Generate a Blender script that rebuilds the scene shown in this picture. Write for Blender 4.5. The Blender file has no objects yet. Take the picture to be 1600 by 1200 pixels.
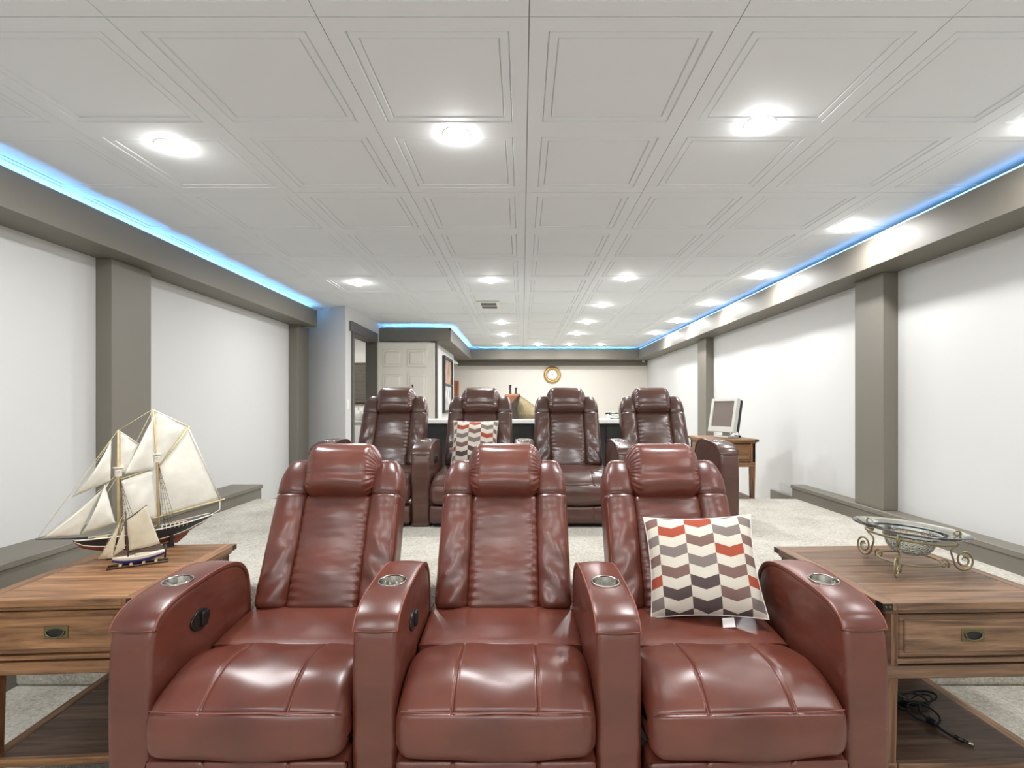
import bpy, bmesh, math, random
from mathutils import Vector, Matrix
random.seed(7)
SC = bpy.context.scene
COL = SC.collection
PI = math.pi

# ------------------------------------------------------------ camera, world, exposure
CAM_Z = 1.13
cd = bpy.data.cameras.new('camera')
cam = bpy.data.objects.new('camera', cd)
COL.objects.link(cam)
cam.location = (0, 0, CAM_Z)
cam.rotation_euler = (PI / 2, 0, 0)
cd.sensor_width = 36
cd.lens = 804 / 1600 * 36
cd.shift_x = -0.010
cd.shift_y = 0.0206
cd.clip_start = 0.02
SC.camera = cam

w = bpy.data.worlds.new('world')
SC.world = w
w.use_nodes = True
w.node_tree.nodes['Background'].inputs[0].default_value = (0.8, 0.85, 1, 1)
w.node_tree.nodes['Background'].inputs[1].default_value = 0.1
SC.view_settings.view_transform = 'Standard'
SC.view_settings.look = 'None'
SC.view_settings.gamma = 1
SC.view_settings.use_curve_mapping = False
SC.view_settings.exposure = 0.0
SC.cycles.diffuse_bounces = 4
SC.cycles.glossy_bounces = 3
SC.cycles.transmission_bounces = 8
SC.cycles.max_bounces = 9
LAMP_W = 15.6        # watts of each recessed ceiling lamp
LED_S = 70.0         # emission of the blue cove strips

ZC = 2.246           # ceiling
RISER = 0.31         # platform height
FLOOR = -0.16        # lower floor of the front half

# ------------------------------------------------------------ materials
def S(r, g, b):
    f = lambda c: ((c / 255 + .055) / 1.055) ** 2.4 if c > 10 else c / 255 / 12.92
    return (f(r), f(g), f(b), 1)

def nodes(name):
    m = bpy.data.materials.new(name)
    m.use_nodes = True
    nt = m.node_tree
    return m, nt, nt.nodes['Principled BSDF']

def N(nt, t, **kw):
    n = nt.nodes.new(t)
    for k, v in kw.items():
        if k.startswith('i_'):
            n.inputs[k[2:].replace('_', ' ')].default_value = v
        elif isinstance(k, str):
            setattr(n, k, v)
    return n

def L(nt, a, ao, b, bi):
    nt.links.new(a.outputs[ao], b.inputs[bi])

def ramp(nt, stops, interp='LINEAR'):
    r = nt.nodes.new('ShaderNodeValToRGB')
    cr = r.color_ramp
    cr.interpolation = interp
    while len(cr.elements) < len(stops):
        cr.elements.new(0.5)
    for e, (p, c) in zip(cr.elements, stops):
        e.position = p
        e.color = c
    return r

def plain(name, c, rough=.5, metal=0.0, spec=.5, bump=0.0, bscale=200, var=0.0, vscale=4, emit=None, es=0):
    m, nt, b = nodes(name)
    b.inputs['Base Color'].default_value = c
    b.inputs['Roughness'].default_value = rough
    b.inputs['Metallic'].default_value = metal
    b.inputs['Specular IOR Level'].default_value = spec
    if emit:
        b.inputs['Emission Color'].default_value = emit
        b.inputs['Emission Strength'].default_value = es
    tc = N(nt, 'ShaderNodeTexCoord')
    if var:
        n = N(nt, 'ShaderNodeTexNoise', i_Scale=vscale, i_Detail=4.0)
        L(nt, tc, 'Object', n, 'Vector')
        lo = tuple(x * (1 - var) for x in c[:3]) + (1,)
        hi = tuple(min(1, x * (1 + var)) for x in c[:3]) + (1,)
        r = ramp(nt, [(.3, lo), (.7, hi)])
        L(nt, n, 'Fac', r, 'Fac')
        L(nt, r, 'Color', b, 'Base Color')
    if bump:
        n = N(nt, 'ShaderNodeTexNoise', i_Scale=bscale, i_Detail=3.0)
        L(nt, tc, 'Object', n, 'Vector')
        bp = N(nt, 'ShaderNodeBump', i_Strength=bump, i_Distance=.002)
        L(nt, n, 'Fac', bp, 'Height')
        L(nt, bp, 'Normal', b, 'Normal')
    return m

def leather(name, c_lo, c_hi, rough=.36):
    m, nt, b = nodes(name)
    tc = N(nt, 'ShaderNodeTexCoord')
    n1 = N(nt, 'ShaderNodeTexNoise', i_Scale=5.0, i_Detail=3.0, i_Roughness=.5)
    L(nt, tc, 'Object', n1, 'Vector')
    r = ramp(nt, [(.3, c_lo), (.72, c_hi)])
    L(nt, n1, 'Fac', r, 'Fac')
    L(nt, r, 'Color', b, 'Base Color')
    b.inputs['Roughness'].default_value = rough
    b.inputs['Specular IOR Level'].default_value = .75
    v = N(nt, 'ShaderNodeTexNoise', i_Scale=160.0, i_Detail=2.0)
    L(nt, tc, 'Object', v, 'Vector')
    # soft sagging wrinkles
    mp = N(nt, 'ShaderNodeMapping')
    mp.inputs['Scale'].default_value = (6, 8, 19)
    mp.inputs['Rotation'].default_value = (0, .5, 0)
    L(nt, tc, 'Object', mp, 'Vector')
    n3 = N(nt, 'ShaderNodeTexNoise', i_Scale=1.0, i_Detail=1.0)
    L(nt, mp, 'Vector', n3, 'Vector')
    b1 = N(nt, 'ShaderNodeBump', i_Strength=.5, i_Distance=.010)
    L(nt, n3, 'Fac', b1, 'Height')
    b2 = N(nt, 'ShaderNodeBump', i_Strength=.09, i_Distance=.001)
    L(nt, v, 'Fac', b2, 'Height')
    L(nt, b1, 'Normal', b2, 'Normal')
    L(nt, b2, 'Normal', b, 'Normal')
    return m

def wood(name, dark, mid, light, axis='X', rough=.45, scale=1.0):
    m, nt, b = nodes(name)
    tc = N(nt, 'ShaderNodeTexCoord')
    oi = N(nt, 'ShaderNodeObjectInfo')
    mul = N(nt, 'ShaderNodeMath', operation='MULTIPLY')
    mul.inputs[1].default_value = 37.0
    L(nt, oi, 'Random', mul, 0)
    cb = N(nt, 'ShaderNodeCombineXYZ')
    for k in range(3):
        L(nt, mul, 0, cb, k)
    add = N(nt, 'ShaderNodeVectorMath', operation='ADD')
    L(nt, tc, 'Object', add, 0)
    L(nt, cb, 0, add, 1)
    mp = N(nt, 'ShaderNodeMapping')
    s = {'X': (3, 45, 45), 'Y': (45, 3, 45), 'Z': (45, 45, 3)}[axis]
    mp.inputs['Scale'].default_value = tuple(k * scale for k in s)
    L(nt, add, 0, mp, 'Vector')
    n = N(nt, 'ShaderNodeTexNoise', i_Scale=1.0, i_Detail=6.0, i_Roughness=.62, i_Distortion=.5)
    L(nt, mp, 'Vector', n, 'Vector')
    r = ramp(nt, [(.36, dark), (.52, mid), (.68, light)])
    L(nt, n, 'Fac', r, 'Fac')
    # tone of each board
    hs = N(nt, 'ShaderNodeHueSaturation')
    mr = N(nt, 'ShaderNodeMapRange')
    mr.inputs[3].default_value = .82; mr.inputs[4].default_value = 1.16
    L(nt, oi, 'Random', mr, 0)
    L(nt, mr, 0, hs, 'Value')
    L(nt, r, 'Color', hs, 'Color')
    L(nt, hs, 'Color', b, 'Base Color')
    b.inputs['Roughness'].default_value = rough
    bp = N(nt, 'ShaderNodeBump', i_Strength=.15, i_Distance=.002)
    L(nt, n, 'Fac', bp, 'Height')
    L(nt, bp, 'Normal', b, 'Normal')
    return m

def carpet(name, lo, mid, hi):
    m, nt, b = nodes(name)
    tc = N(nt, 'ShaderNodeTexCoord')
    n = N(nt, 'ShaderNodeTexNoise', i_Scale=70.0, i_Detail=5.0, i_Roughness=.75)
    L(nt, tc, 'Object', n, 'Vector')
    n2 = N(nt, 'ShaderNodeTexNoise', i_Scale=5.0, i_Detail=3.0)
    L(nt, tc, 'Object', n2, 'Vector')
    mx = N(nt, 'ShaderNodeMath', operation='MULTIPLY_ADD')
    mx.inputs[1].default_value = .35; mx.inputs[2].default_value = -.17
    L(nt, n2, 'Fac', mx, 0)
    ad = N(nt, 'ShaderNodeMath', operation='ADD')
    L(nt, n, 'Fac', ad, 0); L(nt, mx, 0, ad, 1)
    r = ramp(nt, [(.33, lo), (.5, mid), (.68, hi)])
    L(nt, ad, 0, r, 'Fac')
    L(nt, r, 'Color', b, 'Base Color')
    b.inputs['Roughness'].default_value = .95
    b.inputs['Specular IOR Level'].default_value = .1
    b.inputs['Sheen Weight'].default_value = .2
    nb = N(nt, 'ShaderNodeTexNoise', i_Scale=160.0, i_Detail=3.0)
    L(nt, tc, 'Object', nb, 'Vector')
    bp = N(nt, 'ShaderNodeBump', i_Strength=.9, i_Distance=.01)
    L(nt, nb, 'Fac', bp, 'Height')
    L(nt, bp, 'Normal', b, 'Normal')
    return m

def chevron(name, colw, bandh, x_off=0.0, y_off=0.0):
    m, nt, b = nodes(name)
    tc = N(nt, 'ShaderNodeTexCoord')
    sp = N(nt, 'ShaderNodeSeparateXYZ')
    L(nt, tc, 'Object', sp, 0)
    def M(op, a, bb=None, c=None):
        n = N(nt, 'ShaderNodeMath', operation=op)
        for i, v in enumerate((a, bb, c)):
            if v is None:
                continue
            if isinstance(v, (int, float)):
                n.inputs[i].default_value = v
            else:
                nt.links.new(v, n.inputs[i])
        return n.outputs[0]
    u = M('MULTIPLY_ADD', sp.outputs['X'], 1 / colw, 20.0 + x_off)
    col = M('FLOOR', u)
    fu = M('FRACT', u)
    vv = M('ABSOLUTE', M('SUBTRACT', fu, .5))
    v = M('MULTIPLY_ADD', sp.outputs['Y'], 1 / bandh, 40.0 + y_off)
    v = M('SUBTRACT', v, M('MULTIPLY', vv, .85))
    v = M('ADD', v, M('MODULO', col, 2.0))
    band = M('FLOOR', v)
    par = M('MODULO', band, 2.0)
    row = M('FLOOR', M('DIVIDE', M('SUBTRACT', 46.0, band), 2.0))
    key = M('DIVIDE', M('ADD', M('MULTIPLY_ADD', M('SUBTRACT', col, 18.0), 6.0, row), .5), 30.0)
    tone = {'m': S(124, 98, 91), 'r': S(160, 78, 58), 'g': S(128, 117, 112), 'd': S(86, 74, 73)}
    r = ramp(nt, [(k / 30, tone[ch]) for k, ch in enumerate('mmgmrg' 'mrgmdd' 'grmgdd' 'ggrmmd' 'ggmmrg')], 'CONSTANT')
    nt.links.new(key, r.inputs['Fac'])
    mx = N(nt, 'ShaderNodeMix', data_type='RGBA')
    nt.links.new(par, mx.inputs[0])
    mx.inputs[6].default_value = S(208, 201, 187)
    L(nt, r, 'Color', mx, 7)
    nt.links.new(mx.outputs[2], b.inputs['Base Color'])
    b.inputs['Roughness'].default_value = .85
    b.inputs['Specular IOR Level'].default_value = .2
    wv = N(nt, 'ShaderNodeTexNoise', i_Scale=500.0)
    L(nt, tc, 'Object', wv, 'Vector')
    n3 = N(nt, 'ShaderNodeTexNoise', i_Scale=14.0)
    L(nt, tc, 'Object', n3, 'Vector')
    b1 = N(nt, 'ShaderNodeBump', i_Strength=.35, i_Distance=.01)
    L(nt, n3, 'Fac', b1, 'Height')
    bp = N(nt, 'ShaderNodeBump', i_Strength=.2, i_Distance=.001)
    L(nt, wv, 'Fac', bp, 'Height'); L(nt, b1, 'Normal', bp, 'Normal')
    L(nt, bp, 'Normal', b, 'Normal')
    return m

def glass(name, tint, rough=.02, crackle=0.0):
    m, nt, b = nodes(name)
    b.inputs['Base Color'].default_value = tint
    b.inputs['Roughness'].default_value = rough
    b.inputs['Transmission Weight'].default_value = 1.0
    b.inputs['IOR'].default_value = 1.33
    if crackle:
        tc = N(nt, 'ShaderNodeTexCoord')
        v = N(nt, 'ShaderNodeTexVoronoi', i_Scale=110.0, feature='DISTANCE_TO_EDGE')
        L(nt, tc, 'Object', v, 'Vector')
        bp = N(nt, 'ShaderNodeBump', i_Strength=crackle, i_Distance=.004)
        L(nt, v, 'Distance', bp, 'Height')
        L(nt, bp, 'Normal', b, 'Normal')
    return m

M = {}
M['wall'] = plain('wall_paint', S(207, 207, 205), .75, spec=.25, bump=.05, bscale=300)
M['wall_far'] = plain('far_wall_paint', S(218, 213, 204), .75, spec=.25, bump=.05, bscale=300)
M['wall_grey'] = plain('grey_wall_paint', S(204, 204, 203), .7, spec=.25, bump=.05, bscale=300)
M['taupe'] = plain('taupe_paint', S(119, 114, 104), .5, spec=.35, bump=.04, bscale=250)
M['taupe_dark'] = plain('dark_taupe_paint', S(92, 87, 82), .5, spec=.35)
M['tile'] = plain('ceiling_tile_white', S(231, 235, 238), .7, spec=.2, bump=.06, bscale=400)
M['grid'] = plain('ceiling_gap_grey', S(150, 150, 150), .8)
M['carpet'] = carpet('carpet_pile', S(163, 158, 143), S(200, 195, 182), S(221, 217, 206))
M['leather'] = leather('burgundy_leather', S(86, 42, 31), S(109, 55, 41), .32)
M['leather_shaded'] = leather('shaded_leather', S(68, 43, 35), S(86, 54, 43), .30)  # same leather as the front row, dimmer rear light put into its colour
M['stitch'] = plain('seam_thread_highlit', S(136, 80, 68), .6)  # thread colour lightened to carry the highlight along the seams
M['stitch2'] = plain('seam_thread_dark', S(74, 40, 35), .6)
M['black'] = plain('black_plastic', S(22, 22, 23), .3)
M['rubber'] = plain('black_rubber', S(18, 18, 19), .45)
M['steel'] = plain('brushed_steel', S(172, 169, 162), .2, 1.0)
M['brass'] = plain('antique_brass', S(120, 112, 82), .38, .9)
M['bracket'] = plain('dark_bracket_metal', S(62, 58, 52), .4, .8)
M['wood'] = wood('oak_board', S(92, 63, 40), S(138, 98, 64), S(168, 126, 88), 'X')
M['wood_y'] = wood('oak_board_cross', S(92, 63, 40), S(134, 95, 62), S(162, 120, 82), 'Y')
M['wood_z'] = wood('oak_leg', S(92, 58, 36), S(132, 88, 56), S(158, 112, 76), 'Z')
M['wood_r'] = wood('walnut_board', S(80, 58, 42), S(118, 89, 66), S(146, 114, 88), 'X')
M['wood_ry'] = wood('walnut_board_cross', S(80, 58, 42), S(116, 87, 64), S(142, 110, 84), 'Y')
M['wood_rz'] = wood('walnut_leg', S(84, 56, 38), S(118, 82, 58), S(142, 104, 76), 'Z')
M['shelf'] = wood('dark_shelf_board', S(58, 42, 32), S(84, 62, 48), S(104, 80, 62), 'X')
M['sail'] = plain('sail_cloth', S(233, 230, 218), .55, var=.05, vscale=30, bump=.4, bscale=30)
M['sail2'] = plain('aged_sail_cloth', S(214, 203, 178), .75, var=.06, vscale=40, bump=.3, bscale=60)
M['spar'] = plain('spar_wood', S(205, 180, 132), .5, var=.1, vscale=60)
M['rope'] = plain('rope', S(214, 200, 150), .8)
M['hull_black'] = plain('hull_black', S(38, 36, 36), .35)
M['hull_red'] = plain('hull_rust', S(118, 64, 42), .45, var=.1, vscale=20)
M['hull_white'] = plain('hull_white', S(232, 226, 212), .5)
M['hull_blue'] = plain('hull_blue', S(58, 58, 132), .45)
M['darkwood'] = plain('dark_wood', S(72, 54, 40), .5, var=.15, vscale=40)
M['white'] = plain('white_paint', S(233, 231, 226), .45)
M['door'] = plain('door_paint', S(222, 217, 206), .45)
M['gold'] = plain('gold_frame', S(178, 148, 92), .35, .6)
M['clock_face'] = plain('clock_face', S(246, 246, 244), .5)
M['counter'] = plain('pale_stone', S(214, 214, 210), .25, var=.05, vscale=30)
M['charcoal'] = plain('charcoal_panel', S(52, 54, 55), .55)
M['plastic_grey'] = plain('grey_plastic', S(196, 194, 186), .45)
M['screen'] = plain('monitor_screen', S(118, 108, 102), .22)
M['bronze'] = plain('bronze_wire', S(150, 138, 108), .35, .75)
M['glass'] = glass('clear_glass', (.93, .98, .95, 1), .03)
M['crackle'] = glass('crackle_glass', (.93, .98, .94, 1), .06, .9)
M['vase_orange'] = plain('orange_glaze', S(146, 96, 60), .35, var=.25, vscale=20)
M['vase_dark'] = plain('dark_glaze', S(64, 54, 48), .35, var=.25, vscale=25)
M['weave'] = plain('tan_weave', S(152, 137, 104), .8, var=.18, vscale=35, bump=.5, bscale=150)
M['orange_wood'] = plain('orange_wood', S(176, 112, 80), .4, var=.12, vscale=12)
M['art1'] = plain('art_print_warm', S(168, 138, 116), .5, var=.5, vscale=7)
M['art2'] = plain('art_print_cool', S(186, 184, 186), .5, var=.5, vscale=9)
M['blind'] = plain('dark_blind', S(92, 84, 72), .7, var=.2, vscale=25)
M['chrome'] = plain('chrome', S(225, 225, 225), .08, 1.0)
M['bulb'] = plain('lamp_glow', (1, 1, 1, 1), .5, emit=(1, .98, .95, 1), es=110)
M['led'] = plain('blue_led', (.1, .4, 1, 1), .5, emit=(.15, .50, 1.0, 1), es=LED_S)
M['led_low'] = plain('blue_led_dim', (.1, .4, 1, 1), .5, emit=(.16, .48, .95, 1), es=LED_S * .075)
M['pillow_f'] = chevron('chevron_print_warm', .099, .0375, .5, -.4)
M['pillow_r'] = chevron('chevron_print_grey', .093, .0355, .5, -.4)
M['cloth_tag'] = plain('cloth_tag', S(235, 233, 228), .8)

# ------------------------------------------------------------ mesh helpers
def link(o, parent=None):
    COL.objects.link(o)
    if parent is not None:
        o.parent = parent
    return o

def mk(name, vs, fs, mat, parent=None, smooth=False, loc=None, rot=None):
    me = bpy.data.meshes.new(name)
    me.from_pydata([tuple(v) for v in vs], [], fs)
    me.materials.append(M[mat] if isinstance(mat, str) else mat)
    if smooth:
        me.polygons.foreach_set('use_smooth', [True] * len(me.polygons))
    me.update()
    o = link(bpy.data.objects.new(name, me), parent)
    if loc: o.location = loc
    if rot: o.rotation_euler = rot
    return o

def from_bm(name, bm, mat, parent=None, smooth=False, loc=None, rot=None):
    bmesh.ops.recalc_face_normals(bm, faces=bm.faces)
    me = bpy.data.meshes.new(name)
    bm.to_mesh(me); bm.free()
    me.materials.append(M[mat] if isinstance(mat, str) else mat)
    if smooth:
        me.polygons.foreach_set('use_smooth', [True] * len(me.polygons))
    o = link(bpy.data.objects.new(name, me), parent)
    if loc: o.location = loc
    if rot: o.rotation_euler = rot
    return o

def bm_box(bm, x0, x1, y0, y1, z0, z1):
    v = [bm.verts.new((x, y, z)) for x in (x0, x1) for y in (y0, y1) for z in (z0, z1)]
    for f in ((0, 1, 3, 2), (4, 6, 7, 5), (0, 4, 5, 1), (2, 3, 7, 6), (0, 2, 6, 4), (1, 5, 7, 3)):
        bm.faces.new([v[i] for i in f])

def box(name, x0, x1, y0, y1, z0, z1, mat, parent=None, bev=0.0, seg=1, loc=None, rot=None):
    bm = bmesh.new()
    bm_box(bm, x0, x1, y0, y1, z0, z1)
    if bev:
        bmesh.ops.bevel(bm, geom=list(bm.edges), offset=bev, segments=seg, affect='EDGES', profile=.5)
    return from_bm(name, bm, mat, parent, False, loc, rot)

def boxes(name, lst, mat, parent=None, loc=None, rot=None):
    bm = bmesh.new()
    for b in lst:
        bm_box(bm, *b)
    return from_bm(name, bm, mat, parent, False, loc, rot)

def catmull(pts, per=6, closed=True):
    out = []
    n = len(pts)
    P = [Vector(p) for p in pts]
    rng = n if closed else n - 1
    for i in range(rng):
        g = (lambda k: P[k % n]) if closed else (lambda k: P[max(0, min(n - 1, k))])
        p0, p1, p2, p3 = g(i - 1), g(i), g(i + 1), g(i + 2)
        for k in range(per):
            t = k / per
            out.append(.5 * ((2 * p1) + (p2 - p0) * t + (2 * p0 - 5 * p1 + 4 * p2 - p3) * t * t
                             + (3 * p1 - p0 - 3 * p2 + p3) * t ** 3))
    if not closed:
        out.append(P[-1].copy())
    return out

def tube(name, pts, r, mat, parent=None, n=8, closed=False, loc=None, rot=None, rads=None):
    P = [Vector(p) for p in pts]
    m = len(P)
    vs, fs = [], []
    up = None
    for i, p in enumerate(P):
        if closed:
            t = P[(i + 1) % m] - P[i - 1]
        else:
            t = P[min(i + 1, m - 1)] - P[max(i - 1, 0)]
        if t.length < 1e-9: t = Vector((0, 0, 1))
        t.normalize()
        if up is None:
            up = Vector((0, 0, 1)) if abs(t.z) < .9 else Vector((1, 0, 0))
        a = up - t * up.dot(t)
        if a.length < 1e-6:
            a = t.orthogonal()
        a.normalize(); up = a
        b = t.cross(a)
        rr = rads[i] if rads else r
        for k in range(n):
            q = 2 * PI * k / n
            vs.append(p + a * (rr * math.cos(q)) + b * (rr * math.sin(q)))
    R = m if closed else m - 1
    for i in range(R):
        for k in range(n):
            j = (i + 1) % m
            fs.append((i * n + k, i * n + (k + 1) % n, j * n + (k + 1) % n, j * n + k))
    if not closed:
        fs.append(tuple(range(n))[::-1])
        fs.append(tuple((m - 1) * n + k for k in range(n)))
    return mk(name, vs, fs, mat, parent, True, loc, rot)

def lathe(name, prof, mat, parent=None, n=32, loc=None, rot=None, closed=False, smooth=True, wob=None):
    vs, fs = [], []
    m = len(prof)
    for k in range(n):
        q = 2 * PI * k / n
        s = wob(q) if wob else 1
        for r, z in prof:
            vs.append((r * s * math.cos(q), r * s * math.sin(q), z))
    R = m if closed else m - 1
    for k in range(n):
        k2 = (k + 1) % n
        for i in range(R):
            j = (i + 1) % m
            fs.append((k * m + i, k2 * m + i, k2 * m + j, k * m + j))
    bm = bmesh.new()
    bv = [bm.verts.new(v) for v in vs]
    for f in fs:
        try: bm.faces.new([bv[i] for i in f])
        except ValueError: pass
    bmesh.ops.remove_doubles(bm, verts=bm.verts, dist=1e-6)
    return from_bm(name, bm, mat, parent, smooth, loc, rot)

def rbox(name, h, r, n, mat, parent=None, disp=None, loc=None, rot=None):
    """rounded cushion: half sizes h, edge radius r, segments n per axis, disp(p)->p"""
    h = Vector(h)
    idx = {}
    vs, fs = [], []
    def vert(i, j, k):
        key = (i, j, k)
        if key in idx: return idx[key]
        c = [(-1 + 2 * q / m) for q, m in zip(key, n)]
        # denser stations near the rims
        c = [math.sin(x * PI / 2) * .55 + x * .45 for x in c]
        p = Vector((c[0] * h.x, c[1] * h.y, c[2] * h.z))
        q = Vector([max(-(h[a] - r), min(h[a] - r, p[a])) for a in range(3)])
        d = p - q
        if d.length > 1e-9:
            p = q + d.normalized() * r
        if disp: p = disp(p)
        idx[key] = len(vs); vs.append(p)
        return idx[key]
    X, Y, Z = n
    for a in range(X):
        for b in range(Y):
            fs.append((vert(a, b, 0), vert(a, b + 1, 0), vert(a + 1, b + 1, 0), vert(a + 1, b, 0)))
            fs.append((vert(a, b, Z), vert(a + 1, b, Z), vert(a + 1, b + 1, Z), vert(a, b + 1, Z)))
        for b in range(Z):
            fs.append((vert(a, 0, b), vert(a + 1, 0, b), vert(a + 1, 0, b + 1), vert(a, 0, b + 1)))
            fs.append((vert(a, Y, b), vert(a, Y, b + 1), vert(a + 1, Y, b + 1), vert(a + 1, Y, b)))
    for a in range(Y):
        for b in range(Z):
            fs.append((vert(0, a, b), vert(0, a, b + 1), vert(0, a + 1, b + 1), vert(0, a + 1, b)))
            fs.append((vert(X, a, b), vert(X, a + 1, b), vert(X, a + 1, b + 1), vert(X, a, b + 1)))
    return mk(name, vs, fs, mat, parent, True, loc, rot)

def normals2(prof):
    n = len(prof)
    area = sum(prof[i].x * prof[(i + 1) % n].y - prof[(i + 1) % n].x * prof[i].y for i in range(n))
    s = 1 if area > 0 else -1
    out = []
    for i in range(n):
        t = prof[(i + 1) % n] - prof[i - 1]
        t.normalize()
        out.append(Vector((t.y, -t.x)) * s)     # outward
    return out

def sweep_x(name, prof, w, r, mat, parent=None, nx=12, m=5, inset=None, xs_extra=()):
    """closed yz profile extruded across x with rounded rims; inset(x, i) pushes the skin in"""
    nn = normals2(prof)
    st = []
    for k in range(m):
        q = k / m * PI / 2
        st.append((-w / 2 + r * (1 - math.cos(PI / 2 - q)) if False else -w / 2 + r * (1 - math.cos(q)), r * (1 - math.sin(q))))
    # st goes from the flat cap (inset r) to the full section
    mid = sorted(set([round(-w / 2 + r + (w - 2 * r) * k / nx, 5) for k in range(nx + 1)]
                     + [x for x in xs_extra if abs(x) < w / 2 - r]))
    stations = st + [(x, 0) for x in mid] + [(-x, e) for x, e in reversed(st)]
    vs, fs = [], []
    P = len(prof)
    for x, e in stations:
        for i, p in enumerate(prof):
            d = e + (inset(x, i, p) if inset else 0)
            q = p - nn[i] * d
            vs.append((x, q.x, q.y))
    for s in range(len(stations) - 1):
        for i in range(P):
            j = (i + 1) % P
            fs.append((s * P + i, s * P + j, (s + 1) * P + j, (s + 1) * P + i))
    fs.append(tuple(range(P)))
    fs.append(tuple((len(stations) - 1) * P + i for i in range(P))[::-1])
    bm = bmesh.new()
    bv = [bm.verts.new(v) for v in vs]
    for f in fs:
        bm.faces.new([bv[i] for i in f])
    o = from_bm(name, bm, mat, parent, True)
    return o

def cut(o, cutter_fn):
    """boolean a hole into o (before copies are made)"""
    c = cutter_fn()
    md = o.modifiers.new('b', 'BOOLEAN')
    md.operation = 'DIFFERENCE'; md.solver = 'EXACT'; md.object = c
    dg = bpy.context.evaluated_depsgraph_get()
    me = bpy.data.meshes.new_from_object(o.evaluated_get(dg))
    o.modifiers.remove(md)
    o.data = me
    cm = c.data
    bpy.data.objects.remove(c)
    bpy.data.meshes.remove(cm)

def tag(o, label=None, cat=None, group=None, kind=None):
    if label: o['label'] = label
    if cat: o['category'] = cat
    if group: o['group'] = group
    if kind: o['kind'] = kind
    return o

def empty(name, loc=(0, 0, 0), rz=0, label=None, cat=None, group=None):
    o = link(bpy.data.objects.new(name, None))
    o.empty_display_size = .05
    o.location = loc
    o.rotation_euler = (0, 0, rz)
    return tag(o, label, cat, group)

def children(o):
    return [c for c in bpy.data.objects if c.parent == o]

def copy_tree(o, parent=None):
    c = o.copy()
    COL.objects.link(c)
    if parent is not None: c.parent = parent
    for ch in children(o):
        copy_tree(ch, c)
    return c

def struct(o, label=None):
    o['kind'] = 'structure'
    if label: o['label'] = label
    return o

# ------------------------------------------------------------ room shell
XR, XL = 2.51, -2.58
YB, YF = -3.0, 10.35          # wall behind the viewpoint, far wall
XS, XSL = 2.245, -2.33        # inner faces of the side soffits
ZS0, ZS1 = CAM_Z + .89, CAM_Z + 1.073

def wallbox(name, *a, mat='wall', label=None):
    return struct(box(name, *a, mat), label)

struct(box('floor', -3.7, 3.0, YB - .1, YF + .1, FLOOR - .1, FLOOR, 'carpet'), 'pale speckled carpet on the lower floor')
struct(box('floor_platform', -2.335, 2.415, 2.36, 4.516, FLOOR, RISER, 'carpet', bev=.018, seg=3),
       'raised carpeted platform under the rear row of recliners')
struct(box('floor_step', 1.2, XR, 4.516, 5.25, FLOOR, .16, 'carpet'), 'low carpeted step behind the platform')
struct(box('floor_rear', -3.7, XR, 4.517, YF, FLOOR - .05, 0, 'carpet'), 'carpeted floor behind the platform')
wallbox('wall_right', XR, XR + .1, YB, YF, FLOOR, ZC + .1, label='pale grey side wall on the right')
wallbox('wall_left', XL - .1, XL, YB, 6.17, FLOOR, ZC + .1, label='pale grey side wall on the left')
wallbox('wall_front', XL - .1, XR + .1, YB - .1, YB, FLOOR, ZC + .1, label='pale wall behind the viewpoint')
wallbox('wall_back', -3.7, XR + .1, YF, YF + .1, 0, ZC + .1, mat='wall_far', label='beige far wall with the round clock')
# oblique wall in front of the washroom
bm = bmesh.new()
a, b = Vector((-2.62, 6.19)), Vector((-1.985, 5.78))
pts = [a, b, Vector((-1.985, 5.9)), Vector((-2.62, 6.3))]
lo = [bm.verts.new((p.x, p.y, 0)) for p in pts]; hi = [bm.verts.new((p.x, p.y, ZC + .1)) for p in pts]
for i in range(4):
    j = (i + 1) % 4
    bm.faces.new((lo[i], lo[j], hi[j], hi[i]))
bm.faces.new(lo[::-1]); bm.faces.new(hi)
struct(from_bm('wall_corner', bm, 'wall_grey'), 'grey wall corner beside the washroom door')
# wall with door opening
DY0, DY1, DZ = 6.03, 6.95, 1.985
struct(boxes('wall_washroom', [(-2.1, -1.985, 5.9, DY0, 0, ZC + .1), (-2.1, -1.985, DY0, DY1, DZ, ZC + .1),
                               (-2.1, -1.985, DY1, 7.2, 0, ZC + .1)], 'wall_grey'), 'grey wall holding the washroom door')
wallbox('wall_block', -2.1, -1.22, 7.2, 9.17, 0, ZS0, mat='wall', label='white projecting wall block with a framed picture')
wallbox('wall_washroom_side', -3.7, -3.6, 6.2, YF, 0, ZC + .1)
wallbox('wall_washroom_far', -3.6, -2.1, 8.4, 8.5, 0, ZC + .1, mat='wall_far')

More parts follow.
